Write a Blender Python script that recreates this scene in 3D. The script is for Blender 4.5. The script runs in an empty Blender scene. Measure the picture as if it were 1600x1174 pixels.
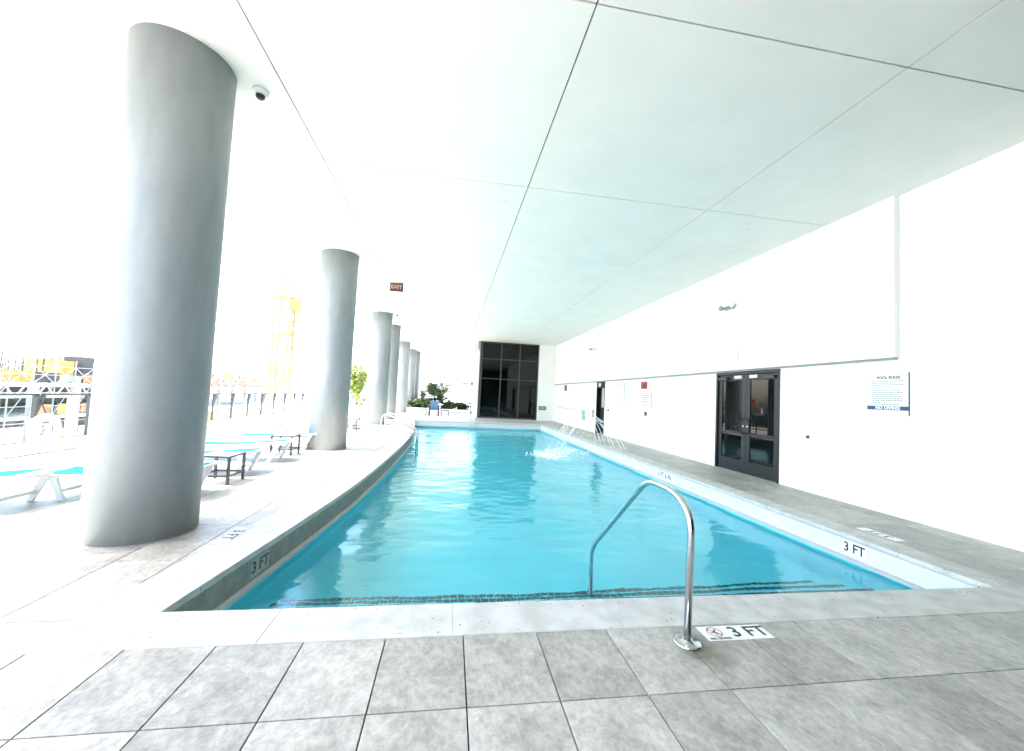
import bpy, bmesh, math, random
from mathutils import Vector, Matrix, noise
random.seed(7)
R = math.radians
S = bpy.context.scene
COL = S.collection

# ------------------------------------------------------------------ camera
EYE = 1.6
yaw, pit, rol, FPX = 0.150528684, 0.0504964541, 0.0484174659, 620.654286
fw = Vector((math.sin(yaw)*math.cos(pit), math.cos(yaw)*math.cos(pit), math.sin(pit)))
rt = Vector((math.cos(yaw), -math.sin(yaw), 0)); up = rt.cross(fw)
rt2 = rt*math.cos(rol)+up*math.sin(rol); up2 = -rt*math.sin(rol)+up*math.cos(rol)
cam = bpy.data.cameras.new('camera'); camo = bpy.data.objects.new('camera', cam); COL.objects.link(camo)
camo.matrix_world = Matrix(((rt2.x, up2.x, -fw.x, 0), (rt2.y, up2.y, -fw.y, 0), (rt2.z, up2.z, -fw.z, EYE), (0, 0, 0, 1)))
cam.sensor_width = 36; cam.lens = FPX/1600*36; cam.clip_end = 20000; cam.clip_start = .05
S.camera = camo

# ------------------------------------------------------------------ sky, sun, exposure
SUN_EL, SUN_AZ = 64, 262           # azimuth clockwise from +y: a high sun over the open left side
w = bpy.data.worlds.new('World'); S.world = w; w.use_nodes = True
nt = w.node_tree; nt.nodes.clear()
sky = nt.nodes.new('ShaderNodeTexSky'); sky.sky_type = 'NISHITA'; sky.sun_disc = False
sky.sun_elevation = R(SUN_EL); sky.sun_rotation = R(SUN_AZ); sky.dust_density = 3; sky.air_density = 1.0; sky.ozone_density = .6
bg = nt.nodes.new('ShaderNodeBackground'); bg.inputs[1].default_value = .15
ow = nt.nodes.new('ShaderNodeOutputWorld'); nt.links.new(sky.outputs[0], bg.inputs[0]); nt.links.new(bg.outputs[0], ow.inputs[0])
sl = bpy.data.lights.new('sun', 'SUN'); sl.energy = 2.3; sl.angle = R(.5); sl.color = (1, .96, .9)
so = bpy.data.objects.new('sun', sl); COL.objects.link(so)
sd = Vector((math.sin(R(SUN_AZ))*math.cos(R(SUN_EL)), math.cos(R(SUN_AZ))*math.cos(R(SUN_EL)), math.sin(R(SUN_EL))))
so.rotation_euler = sd.to_track_quat('Z', 'Y').to_euler(); so.location = (20, -20, 40)
S.view_settings.view_transform = 'Standard'; S.view_settings.look = 'None'; S.view_settings.gamma = 1
S.view_settings.use_curve_mapping = False
S.view_settings.exposure = 3.32
S.render.engine = 'CYCLES'
cy = S.cycles
cy.max_bounces = 12; cy.diffuse_bounces = 7; cy.glossy_bounces = 5; cy.transmission_bounces = 8; cy.transparent_max_bounces = 16
cy.caustics_reflective = False; cy.caustics_refractive = True; cy.blur_glossy = .5; cy.sample_clamp_indirect = 8
cy.use_denoising = True

# ------------------------------------------------------------------ materials
def nodes(name):
    m = bpy.data.materials.new(name); m.use_nodes = True
    n = m.node_tree; n.nodes.clear()
    o = n.nodes.new('ShaderNodeOutputMaterial')
    return m, n, o
def mat(name, col, rough=.5, metal=0, var=0, scale=6, bump=0, bscale=60, spec=.5, rnd=0, stretch=None):
    m, n, o = nodes(name)
    p = n.nodes.new('ShaderNodeBsdfPrincipled'); n.links.new(p.outputs[0], o.inputs[0])
    p.inputs['Base Color'].default_value = (*col, 1); p.inputs['Roughness'].default_value = rough
    p.inputs['Metallic'].default_value = metal; p.inputs['Specular IOR Level'].default_value = spec
    g = n.nodes.new('ShaderNodeNewGeometry'); vec = g.outputs['Position']
    if stretch:
        vm = n.nodes.new('ShaderNodeVectorMath'); vm.operation = 'MULTIPLY'; vm.inputs[1].default_value = stretch
        n.links.new(vec, vm.inputs[0]); vec = vm.outputs[0]
    if var or rnd:
        t = n.nodes.new('ShaderNodeTexNoise'); t.inputs['Scale'].default_value = scale; t.inputs['Detail'].default_value = 6; t.inputs['Roughness'].default_value = .6
        n.links.new(vec, t.inputs['Vector'])
        r = n.nodes.new('ShaderNodeMapRange'); r.inputs['From Min'].default_value = .3; r.inputs['From Max'].default_value = .7
        r.inputs['To Min'].default_value = 1-var; r.inputs['To Max'].default_value = 1+var
        n.links.new(t.outputs[0], r.inputs['Value'])
        val = r.outputs[0]
        if rnd:
            oi = n.nodes.new('ShaderNodeObjectInfo'); r2 = n.nodes.new('ShaderNodeMapRange')
            r2.inputs['To Min'].default_value = 1-rnd; r2.inputs['To Max'].default_value = 1+rnd
            n.links.new(oi.outputs['Random'], r2.inputs['Value'])
            mu = n.nodes.new('ShaderNodeMath'); mu.operation = 'MULTIPLY'
            n.links.new(val, mu.inputs[0]); n.links.new(r2.outputs[0], mu.inputs[1]); val = mu.outputs[0]
        mx = n.nodes.new('ShaderNodeVectorMath'); mx.operation = 'SCALE'; mx.inputs[0].default_value = col
        n.links.new(val, mx.inputs['Scale']); n.links.new(mx.outputs[0], p.inputs['Base Color'])
    if bump:
        t = n.nodes.new('ShaderNodeTexNoise'); t.inputs['Scale'].default_value = bscale; t.inputs['Detail'].default_value = 5
        n.links.new(vec, t.inputs['Vector'])
        b = n.nodes.new('ShaderNodeBump'); b.inputs['Strength'].default_value = bump; b.inputs['Distance'].default_value = .01
        n.links.new(t.outputs[0], b.inputs['Height']); n.links.new(b.outputs[0], p.inputs['Normal'])
    return m
def tile_material():
    m, n, o = nodes('porcelain_tile')
    p = n.nodes.new('ShaderNodeBsdfPrincipled'); n.links.new(p.outputs[0], o.inputs[0])
    g = n.nodes.new('ShaderNodeNewGeometry'); oi = n.nodes.new('ShaderNodeObjectInfo')
    # each tile reads another patch of the print
    of = n.nodes.new('ShaderNodeVectorMath'); of.operation = 'SCALE'; of.inputs[0].default_value = (31, 17, 9); n.links.new(oi.outputs['Random'], of.inputs['Scale'])
    ad = n.nodes.new('ShaderNodeVectorMath'); n.links.new(g.outputs['Position'], ad.inputs[0]); n.links.new(of.outputs[0], ad.inputs[1])
    def noi(sc, det, rough, stretch=(1, 1, 1), dist=0, src=None):
        vm = n.nodes.new('ShaderNodeVectorMath'); vm.operation = 'MULTIPLY'; vm.inputs[1].default_value = stretch
        n.links.new(src or ad.outputs[0], vm.inputs[0])
        t = n.nodes.new('ShaderNodeTexNoise'); t.inputs['Scale'].default_value = sc; t.inputs['Detail'].default_value = det
        t.inputs['Roughness'].default_value = rough; t.inputs['Distortion'].default_value = dist
        n.links.new(vm.outputs[0], t.inputs['Vector']); return t.outputs[0]
    def rng(v, a, b, c, d):
        r = n.nodes.new('ShaderNodeMapRange'); r.inputs[1].default_value = a; r.inputs[2].default_value = b; r.inputs[3].default_value = c; r.inputs[4].default_value = d
        n.links.new(v, r.inputs[0]); return r.outputs[0]
    def mul(a, b):
        q = n.nodes.new('ShaderNodeMath'); q.operation = 'MULTIPLY'; n.links.new(a, q.inputs[0]); n.links.new(b, q.inputs[1]); return q.outputs[0]
    a = rng(noi(4, 7, .66, (1, 1, 1), .3), .3, .7, .80, 1.2)
    b = rng(noi(22, 5, .65, (1.2, .85, 1), .4), .32, .68, .85, 1.15)
    c = rng(noi(90, 2, .5), .3, .7, .95, 1.05)
    d = rng(oi.outputs['Random'], 0, 1, .88, 1.12)
    v = mul(mul(a, b), mul(c, d))
    cr = n.nodes.new('ShaderNodeValToRGB'); cr.color_ramp.elements[0].position = .5; cr.color_ramp.elements[1].position = 1.0
    cr.color_ramp.elements[0].color = (.205, .196, .172, 1); cr.color_ramp.elements[1].color = (.58, .56, .50, 1)
    s = n.nodes.new('ShaderNodeMath'); s.operation = 'MULTIPLY'; s.inputs[1].default_value = .72; n.links.new(v, s.inputs[0]); n.links.new(s.outputs[0], cr.inputs[0])
    # rust and water stain round the foot of the handrail
    dx = n.nodes.new('ShaderNodeVectorMath'); dx.operation = 'DISTANCE'; dx.inputs[1].default_value = (1.72, 2.46, 0); n.links.new(g.outputs['Position'], dx.inputs[0])
    nn = noi(9, 4, .6, (1, 1, 1), 0, g.outputs['Position']); sb = n.nodes.new('ShaderNodeMath'); sb.operation = 'MULTIPLY_ADD'; sb.inputs[1].default_value = .35
    n.links.new(nn, sb.inputs[0]); n.links.new(dx.outputs['Value'], sb.inputs[2])
    st = rng(sb.outputs[0], .22, .42, .75, 0)
    mx = n.nodes.new('ShaderNodeMix'); mx.data_type = 'RGBA'; n.links.new(st, mx.inputs['Factor']); n.links.new(cr.outputs[0], mx.inputs['A']); mx.inputs['B'].default_value = (.13, .115, .07, 1)
    n.links.new(mx.outputs['Result'], p.inputs['Base Color'])
    n.links.new(rng(v, .6, 1.3, .42, .62), p.inputs['Roughness'])
    bm_ = n.nodes.new('ShaderNodeBump'); bm_.inputs['Strength'].default_value = .25; bm_.inputs['Distance'].default_value = .004
    n.links.new(v, bm_.inputs['Height']); n.links.new(bm_.outputs[0], p.inputs['Normal'])
    return m
def coping_material():
    m, n, o = nodes('cast_stone')
    p = n.nodes.new('ShaderNodeBsdfPrincipled'); n.links.new(p.outputs[0], o.inputs[0]); p.inputs['Roughness'].default_value = .7
    g = n.nodes.new('ShaderNodeNewGeometry')
    def noi(sc, det):
        t = n.nodes.new('ShaderNodeTexNoise'); t.inputs['Scale'].default_value = sc; t.inputs['Detail'].default_value = det; n.links.new(g.outputs['Position'], t.inputs['Vector']); return t.outputs[0]
    cr = n.nodes.new('ShaderNodeValToRGB'); cr.color_ramp.elements[0].position = .36; cr.color_ramp.elements[1].position = .6
    cr.color_ramp.elements[0].color = (.44, .44, .41, 1); cr.color_ramp.elements[1].color = (.56, .56, .53, 1); n.links.new(noi(5, 8), cr.inputs[0])
    # pin holes
    vo = n.nodes.new('ShaderNodeTexVoronoi'); vo.inputs['Scale'].default_value = 20; n.links.new(g.outputs['Position'], vo.inputs['Vector'])
    wn = n.nodes.new('ShaderNodeSeparateColor'); n.links.new(vo.outputs['Color'], wn.inputs[0])
    lt = n.nodes.new('ShaderNodeMath'); lt.operation = 'LESS_THAN'; lt.inputs[1].default_value = .22; n.links.new(wn.outputs[0], lt.inputs[0])
    r = n.nodes.new('ShaderNodeMapRange'); r.inputs[1].default_value = .10; r.inputs[2].default_value = .22; r.inputs[3].default_value = .9; r.inputs[4].default_value = 0
    n.links.new(vo.outputs['Distance'], r.inputs[0])
    mu = n.nodes.new('ShaderNodeMath'); mu.operation = 'MULTIPLY'; n.links.new(lt.outputs[0], mu.inputs[0]); n.links.new(r.outputs[0], mu.inputs[1])
    mx = n.nodes.new('ShaderNodeMix'); mx.data_type = 'RGBA'; n.links.new(mu.outputs[0], mx.inputs['Factor']); n.links.new(cr.outputs[0], mx.inputs['A']); mx.inputs['B'].default_value = (.14, .12, .09, 1)
    n.links.new(mx.outputs['Result'], p.inputs['Base Color'])
    b = n.nodes.new('ShaderNodeBump'); b.inputs['Strength'].default_value = .2; b.inputs['Distance'].default_value = .004; n.links.new(noi(90, 5), b.inputs['Height']); n.links.new(b.outputs[0], p.inputs['Normal'])
    return m
def water_material():
    m, n, o = nodes('pool_water')
    p = n.nodes.new('ShaderNodeBsdfGlass'); p.inputs['IOR'].default_value = 1.333; p.inputs['Roughness'].default_value = 0
    p.inputs['Color'].default_value = (.80, .99, 1, 1)
    g = n.nodes.new('ShaderNodeNewGeometry'); vm = n.nodes.new('ShaderNodeVectorMath'); vm.operation = 'MULTIPLY'; vm.inputs[1].default_value = (1, 1.7, 1); n.links.new(g.outputs['Position'], vm.inputs[0])
    t = n.nodes.new('ShaderNodeTexNoise'); t.inputs['Scale'].default_value = 7; t.inputs['Detail'].default_value = 3; n.links.new(vm.outputs[0], t.inputs['Vector'])
    b = n.nodes.new('ShaderNodeBump'); b.inputs['Strength'].default_value = .16; b.inputs['Distance'].default_value = .02
    n.links.new(t.outputs[0], b.inputs['Height']); n.links.new(b.outputs[0], p.inputs['Normal'])
    n.links.new(p.outputs[0], o.inputs[0]); return m
def glass_material(name, tint, refl=1.0):
    m, n, o = nodes(name)
    tr = n.nodes.new('ShaderNodeBsdfTransparent'); tr.inputs[0].default_value = (*tint, 1)
    gl = n.nodes.new('ShaderNodeBsdfGlossy'); gl.inputs['Roughness'].default_value = 0.0
    fr = n.nodes.new('ShaderNodeFresnel'); fr.inputs[0].default_value = 1.5
    mx = n.nodes.new('ShaderNodeMixShader'); g = n.nodes.new('ShaderNodeNewGeometry'); iv = n.nodes.new('ShaderNodeMath'); iv.operation = 'SUBTRACT'; iv.inputs[0].default_value = 1; n.links.new(g.outputs['Backfacing'], iv.inputs[1])
    mu = n.nodes.new('ShaderNodeMath'); mu.operation = 'MULTIPLY'; n.links.new(fr.outputs[0], mu.inputs[0]); n.links.new(iv.outputs[0], mu.inputs[1])
    n.links.new(mu.outputs[0], mx.inputs[0]); n.links.new(tr.outputs[0], mx.inputs[1]); n.links.new(gl.outputs[0], mx.inputs[2])
    n.links.new(mx.outputs[0], o.inputs[0]); return m
def jet_material():
    m, n, o = nodes('water_jet')
    tr = n.nodes.new('ShaderNodeBsdfTransparent'); df = n.nodes.new('ShaderNodeBsdfPrincipled')
    df.inputs['Base Color'].default_value = (.93, .95, .95, 1); df.inputs['Roughness'].default_value = .1
    mx = n.nodes.new('ShaderNodeMixShader'); mx.inputs[0].default_value = .8; n.links.new(tr.outputs[0], mx.inputs[1]); n.links.new(df.outputs[0], mx.inputs[2])
    n.links.new(mx.outputs[0], o.inputs[0]); return m
M = dict(
    tile=tile_material(), coping=coping_material(), water=water_material(), jet=jet_material(),
    grout=mat('grout', (.03, .03, .028), .9),
    ceil=mat('painted_stucco_ceiling', (.86, .85, .80), .8, var=.03, scale=1.3, bump=.12, bscale=40),
    slab=mat('dark_joint', (.02, .02, .02), .9),
    wall=mat('painted_wall', (.87, .88, .86), .75, var=.01, scale=2, bump=.04, bscale=60),
    bulk=mat('painted_bulkhead', (.87, .88, .86), .75, bump=.04, bscale=60),
    column=mat('column_paint', (.25, .275, .285), .5, metal=.08, var=.10, scale=2.4, bump=.05, bscale=30, stretch=(2.5, 2.5, .8)),
    plaster=mat('pool_plaster', (.19, .74, .84), .8, var=.05, scale=1.2),
    band=mat('pool_wall_white', (.64, .66, .66), .4, var=.02),
    lip=mat('gutter_lip', (.45, .46, .45), .5),
    nosing=mat('mosaic_navy', (.02, .08, .10), .3, var=.5, scale=30),
    steel=mat('stainless', (.62, .64, .65), .2, metal=1, var=.1, scale=8, stretch=(1, 1, 6)),
    darkmetal=mat('dark_frame', (.018, .02, .024), .35, metal=.3),
    mullion=mat('bronze_frame', (.05, .056, .056), .4, metal=.3),
    pane=mat('dark_glass', (.002, .003, .003), .01, spec=.32),
    glass=glass_material('clear_glass', (.93, .98, .97)),
    white=mat('white_paint', (.82, .82, .82), .5),
    plate=mat('marker_white', (.80, .80, .78), .4, var=.04, scale=30),
    black=mat('marker_black', (.012, .012, .012), .5),
    darkgrey=mat('dark_grey', (.04, .04, .04), .5),
    grey=mat('mid_grey', (.3, .3, .3), .5),
    red=mat('alarm_red', (.45, .01, .02), .4), redprint=mat('print_red', (.5, .06, .06), .6),
    navy=mat('sign_navy', (.02, .05, .18), .5),
    cream=mat('kerb_cream', (.62, .57, .45), .8, var=.06, scale=5),
    post=mat('railing_post', (.05, .05, .055), .5, metal=.2), postdark=mat('railing_post_dark', (.03, .035, .035), .5),
    sling=mat('sling_blue', (.008, .11, .16), .9, spec=.05, var=.1, scale=40, bump=.2, bscale=300), slingd=mat('sling_navy', (.02, .11, .22), .7, bump=.2, bscale=300),
    frame=mat('lounger_white', (.62, .66, .70), .4),
    leaf=mat('leaf_dark', (.035, .075, .02), .5, var=.6, scale=3, rnd=.2), leafb=mat('leaf_lime', (.20, .25, .04), .5, var=.5, scale=2),
    bark=mat('bark', (.12, .09, .06), .9, var=.3, scale=12), soil=mat('soil', (.06, .045, .03), .9),
    conc=mat('site_concrete', (.62, .60, .56), .9, var=.2, scale=.5), yellow=mat('crane_yellow', (.50, .36, .08), .5),
    orange=mat('net_orange', (.42, .21, .10), .7, var=.25, scale=.7), redban=mat('banner_red', (.40, .05, .03), .6), ochre=mat('formwork_ochre', (.42, .27, .06), .7, var=.3, scale=1),
    teal=mat('site_glass', (.20, .26, .27), .2), ground=mat('dry_ground', (.44, .44, .42), .95, var=.25, scale=.05),
    foamm=mat('foam_white', (.9, .93, .95), .6), beige=mat('beige_panel', (.45, .42, .35), .6), shade=mat('interior_dark', (.01, .01, .012), .8),
)

# ------------------------------------------------------------------ helpers
def origin_of(p):
    v = Vector((0, 0, 0))
    while p: v += p.location; p = p.parent
    return v
class MB:
    def __init__(s): s.b = bmesh.new()
    def box(s, x0, x1, y0, y1, z0, z1, bev=0, rot=None, piv=None):
        t = bmesh.new() if bev or rot else s.b
        vs = [t.verts.new((x, y, z)) for x in (x0, x1) for y in (y0, y1) for z in (z0, z1)]
        for f in ((0, 1, 3, 2), (4, 6, 7, 5), (0, 4, 5, 1), (2, 3, 7, 6), (0, 2, 6, 4), (1, 5, 7, 3)): t.faces.new([vs[i] for i in f])
        if t is not s.b:
            if bev: bmesh.ops.bevel(t, geom=t.edges[:], offset=bev, segments=1, affect='EDGES')
            if rot:
                pv = Vector(piv) if piv else Vector(((x0+x1)/2, (y0+y1)/2, (z0+z1)/2))
                bmesh.ops.transform(t, matrix=Matrix.Translation(pv) @ rot.to_4x4() @ Matrix.Translation(-pv), verts=t.verts)
            me = bpy.data.meshes.new('t'); t.to_mesh(me); t.free(); s.b.from_mesh(me); bpy.data.meshes.remove(me)
        return s
    def bar(s, a, c, w, h=None):
        a = Vector(a); c = Vector(c); h = h or w; d = c-a; L = d.length
        q = d.to_track_quat('Z', 'Y').to_matrix()
        t = bmesh.new()
        vs = [t.verts.new(q @ Vector((x, y, z))+a) for x in (-w/2, w/2) for y in (-h/2, h/2) for z in (0, L)]
        for f in ((0, 1, 3, 2), (4, 6, 7, 5), (0, 4, 5, 1), (2, 3, 7, 6), (0, 2, 6, 4), (1, 5, 7, 3)): t.faces.new([vs[i] for i in f])
        me = bpy.data.meshes.new('t'); t.to_mesh(me); t.free(); s.b.from_mesh(me); bpy.data.meshes.remove(me); return s
    def tube(s, pts, r, n=12, cap=True, rr=None):
        pts = [Vector(p) for p in pts]; rings = []
        u = None
        for i, p in enumerate(pts):
            d = (pts[min(i+1, len(pts)-1)]-pts[max(i-1, 0)]).normalized()
            if u is None: u = d.orthogonal().normalized()
            u = (u-d*u.dot(d)).normalized(); v = d.cross(u); q = rr[i] if rr else r
            rings.append([s.b.verts.new(p+(u*math.cos(2*math.pi*k/n)+v*math.sin(2*math.pi*k/n))*q) for k in range(n)])
        for A, B in zip(rings, rings[1:]):
            for k in range(n):
                f = s.b.faces.new((A[k], A[(k+1) % n], B[(k+1) % n], B[k])); f.smooth = True
        if cap: s.b.faces.new(rings[0][::-1]); s.b.faces.new(rings[-1])
        return s
    def lathe(s, c, prof, n=32, ax='z', smooth=True):
        rings = []
        for r, h in prof:
            ring = []
            for k in range(n):
                a = 2*math.pi*k/n; x, y = r*math.cos(a), r*math.sin(a)
                v = {'z': (x, y, h), 'x': (h, x, y), 'y': (x, h, y)}[ax]
                ring.append(s.b.verts.new(Vector(c)+Vector(v)))
            rings.append(ring)
        for A, B in zip(rings, rings[1:]):
            for k in range(n):
                f = s.b.faces.new((A[k], A[(k+1) % n], B[(k+1) % n], B[k])); f.smooth = smooth
        s.b.faces.new(rings[0][::-1]); s.b.faces.new(rings[-1]); return s
    def prism(s, pts, z0, z1):
        a = [s.b.verts.new((x, y, z0)) for x, y in pts]; c = [s.b.verts.new((x, y, z1)) for x, y in pts]
        s.b.faces.new(a[::-1]); s.b.faces.new(c); n = len(pts)
        for k in range(n): s.b.faces.new((a[k], a[(k+1) % n], c[(k+1) % n], c[k]))
        return s
    def loft(s, A, B):
        a = [s.b.verts.new(p) for p in A]; c = [s.b.verts.new(p) for p in B]; n = len(A)
        s.b.faces.new(a[::-1]); s.b.faces.new(c)
        for k in range(n): s.b.faces.new((a[k], a[(k+1) % n], c[(k+1) % n], c[k]))
        return s
    def quad(s, *p): s.b.faces.new([s.b.verts.new(q) for q in p]); return s
    def build(s, name, m, parent=None, world=True, norm=True):
        if norm: bmesh.ops.recalc_face_normals(s.b, faces=s.b.faces[:])
        me = bpy.data.meshes.new(name)
        if parent and world: bmesh.ops.translate(s.b, vec=-origin_of(parent), verts=s.b.verts[:])
        s.b.to_mesh(me); s.b.free(); me.materials.append(M[m] if isinstance(m, str) else m)
        o = bpy.data.objects.new(name, me); COL.objects.link(o); o.parent = parent
        return o
def tag(o, label=None, cat=None, group=None, kind=None):
    for k, v in (('label', label), ('category', cat), ('group', group), ('kind', kind)):
        if v: o[k] = v
    return o
def thing(name, loc, label=None, cat=None, group=None, kind=None):
    o = bpy.data.objects.new(name, None); o.location = loc; o.empty_display_size = .1; COL.objects.link(o)
    return tag(o, label, cat, group, kind)
def copy_tree(o, loc, label=None, par=None):
    c = o.copy(); COL.objects.link(c)
    if par is None: c.location = loc
    else: c.parent = par
    if label: c['label'] = label
    for ch in [k for k in o.children]: copy_tree(ch, None, None, c)
    return c
def text(name, body, size, org, right, upv, m, parent, ext=.0008, bold=.0, align='CENTER', sx=1):
    cu = bpy.data.curves.new('t', 'FONT'); cu.body = body; cu.size = size; cu.align_x = align; cu.align_y = 'CENTER'; cu.extrude = ext; cu.offset = bold; cu.resolution_u = 3
    ob = bpy.data.objects.new('t', cu); COL.objects.link(ob)
    dg = bpy.context.evaluated_depsgraph_get(); dg.update()
    me = bpy.data.meshes.new_from_object(ob.evaluated_get(dg)); bpy.data.objects.remove(ob); bpy.data.curves.remove(cu)
    right = Vector(right).normalized(); upv = Vector(upv).normalized(); nn = right.cross(upv)
    mm = Matrix((right*sx, upv, nn)).transposed().to_4x4(); mm.translation = Vector(org)-(origin_of(parent) if parent else Vector())
    me.transform(mm); me.name = name; me.materials.clear(); me.materials.append(M[m])
    o = bpy.data.objects.new(name, me); COL.objects.link(o); o.parent = parent; return o
def lerp_tab(tab, y):
    if y <= tab[0][1]: return tab[0][0]
    for (x0, y0), (x1, y1) in zip(tab, tab[1:]):
        if y <= y1: return x0+(x1-x0)*(y-y0)/(y1-y0)
    return tab[-1][0]

# ------------------------------------------------------------------ plan of the place (metres)
CEIL = 5.13; XR = 7.0; YF, YB = 3.12, 22.4; XP = 5.2; WZ = -.34
LT = [(-1.88, 3.12), (-1.84, 3.54), (-1.76, 4.15), (-1.66, 5.0), (-1.55, 6.0), (-1.46, 7.06), (-1.375, 9.19), (-1.325, 10.86), (-1.30, 12.94), (-1.32, 14.86), (-1.41, 16.83), (-1.65, 20.12), (-1.89, 22.4)]
def smooth_tab(tab):
    ys = [tab[0][1]+(tab[-1][1]-tab[0][1])*i/60 for i in range(61)]
    out = []
    for y in ys:
        if y-tab[0][1] < .01 or tab[-1][1]-y < .01: out.append((lerp_tab(tab, y), y)); continue
        k = min(.9, y-tab[0][1], tab[-1][1]-y); out.append((sum(lerp_tab(tab, y+k*j/4) for j in range(-4, 5))/9, y))
    return out
LS = smooth_tab(LT)
xl = lambda y: lerp_tab(LS, y)
CW = .46

# ---- ground far below
g = MB(); g.quad((-9000, -9000, -14), (9000, -9000, -14), (9000, 9000, -14), (-9000, 9000, -14))
tag(g.build('ground', 'ground'), kind='structure')

# ---- deck: bed, tiles
deck = thing('pool_deck', (0, 0, 0), kind='structure')
b = MB()
b.box(-9.6, XR+.3, -6, 2.9, -.3, -.03)
b.box(XP+.12, XR+.3, 2.9, 26.3, -.3, -.03)
b.box(-9.6, XR-1.4, YB+.2, 40, -.3, -.03); b.box(XR-1.4, XR+.3, 26.3, 40, -.3, -.03)
ys = [2.9+(YB+.2-2.9)*i/24 for i in range(25)]
for y0, y1 in zip(ys, ys[1:]): b.prism([(-9.6, y0), (xl(y0)-.25, y0), (xl(y1)-.25, y1), (-9.6, y1)], -.3, -.03)
b.build('mortar_bed', 'grout', deck)
PX, PY = .495, .95
def clip(poly, nx, ny, d):          # keep nx*x+ny*y <= d
    out = []
    for i in range(len(poly)):
        p, q = poly[i], poly[(i+1) % len(poly)]; a = nx*p[0]+ny*p[1]-d; c = nx*q[0]+ny*q[1]-d
        if a <= 0: out.append(p)
        if (a < 0 < c) or (c < 0 < a): t = a/(a-c); out.append((p[0]+(q[0]-p[0])*t, p[1]+(q[1]-p[1])*t))
    return out
def slab_poly(mb, poly, z0, z1, ch=.0012):
    cx = sum(p[0] for p in poly)/len(poly); cyy = sum(p[1] for p in poly)/len(poly)
    rx = max(p[0] for p in poly)-min(p[0] for p in poly); ry = max(p[1] for p in poly)-min(p[1] for p in poly)
    ins = [(cx+(p[0]-cx)*(1-2*ch/max(rx, .05)), cyy+(p[1]-cyy)*(1-2*ch/max(ry, .05))) for p in poly]
    bm = mb.b; A = [bm.verts.new((x, y, z0)) for x, y in poly]; B = [bm.verts.new((x, y, z1-ch)) for x, y in poly]; C = [bm.verts.new((x, y, z1)) for x, y in ins]
    n = len(poly)
    for k in range(n): bm.faces.new((A[k], A[(k+1) % n], B[(k+1) % n], B[k])); bm.faces.new((B[k], B[(k+1) % n], C[(k+1) % n], C[k]))
    bm.faces.new(C)
tiles = []
G = .004
ix0, ix1 = -19, 14
for i in range(ix0, ix1):
    x0 = .17+PX*i; x1 = min(x0+PX, XR)
    if x0 >= XR: continue
    x0c = max(x0, -9.05)
    for j in range(-3, 40):
        y0 = 2.11+PY*j; y1 = y0+PY
        poly = [(x0c+G, y0+G), (x1-G, y0+G), (x1-G, y1-G), (x0c+G, y1-G)]
        cxm, cym = (x0c+x1)/2, (y0+y1)/2
        if y1 > 2.9 and y0 < YB+.2:
            cands = []
            a0, a1 = max(y0, 2.9), min(y1, YB+.2)
            px0, px1 = xl(a0)-.25, xl(a1)-.25
            nx, ny = (a1-a0), -(px1-px0); d = nx*px0+ny*a0
            cands.append(clip(poly, nx, ny, d)); cands.append(clip(poly, 0, 1, 2.9)); cands.append(clip(poly, -1, 0, -(XP+.16))); cands.append(clip(poly, 0, -1, -(YB+.2)))
            def area(p):
                return abs(sum(p[k][0]*p[(k+1) % len(p)][1]-p[(k+1) % len(p)][0]*p[k][1] for k in range(len(p))))/2 if len(p) > 2 else 0
            poly = max(cands, key=area)
            if area(poly) < .004: continue
        if y0 > 26.3-PY and x0 > 1.2 and y0 > 25.4: poly = clip(poly, 0, 1, 26.3)
        if len(poly) < 3: continue
        tiles.append((min(math.hypot(cxm, cym), 99), poly, cxm, cym))
vis = [t for t in tiles if t[3] > 1.0 and (t[2] > -t[3]*1.25)]
vis.sort(key=lambda t: t[0]); near = vis[:298]; nid = set(id(t) for t in near)
for t in near:
    mb = MB(); slab_poly(mb, [(x, y) for x, y in t[1]], -.03, 0); mb.build('tile', 'tile', deck, norm=False)
mb = MB()
for t in tiles:
    if id(t) not in nid: slab_poly(mb, t[1], -.03, 0)
tag(mb.build('distant_tiles', 'tile', deck, norm=False), kind='stuff')

# ---- pool
pool = thing('pool_basin', (1.7, 12, -1.4), kind='structure')
def ring(off):                        # inner outline, offset outwards
    L = []
    for y, in [(v[1],) for v in LS]: L.append((xl(y)-off, y))
    return L
band = MB(); n = len(LS)
def strip(mb, pts, z0, z1, closed=True):
    k = len(pts)
    A = [mb.b.verts.new((x, y, z0)) for x, y in pts]; B = [mb.b.verts.new((x, y, z1)) for x, y in pts]
    for i in range(k if closed else k-1): mb.b.faces.new((A[i], A[(i+1) % k], B[(i+1) % k], B[i]))
outl = [(x, y) for x, y in LS]+[(XP, YB), (XP, YF)]
strip(band, [(x, y) for x, y in LS][::1], -.275, -.05, closed=False); band.build('shaded_left_band', mat('fascia_shade_grey', (.24, .24, .22), .8, var=.2, scale=8, bump=.2), pool, norm=False)  # left wall band: its shade is put into this darker grey
band = MB(); strip(band, [LS[-1], (XP, YB), (XP, YF), LS[0]], -.275, -.05, closed=False); band.build('wall_band', 'band', pool, norm=False)
sh = MB(); strip(sh, outl, -1.42, -.275); sh.build('wall_plaster', 'plaster', pool, norm=False)
fl = MB(); fl.quad((-2.5, 2.9, -1.4), (5.6, 2.9, -1.4), (5.6, 22.8, -1.4), (-2.5, 22.8, -1.4)); fl.build('pool_floor', 'plaster', pool)
lip = MB()
def insets(o): return [(x+o, max(YF+o, min(YB-o, y))) for x, y in LS]+[(XP-o, YB-o), (XP-o, YF+o)]
o1, o2 = [(x, y) for x, y in outl], insets(.05)
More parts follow.
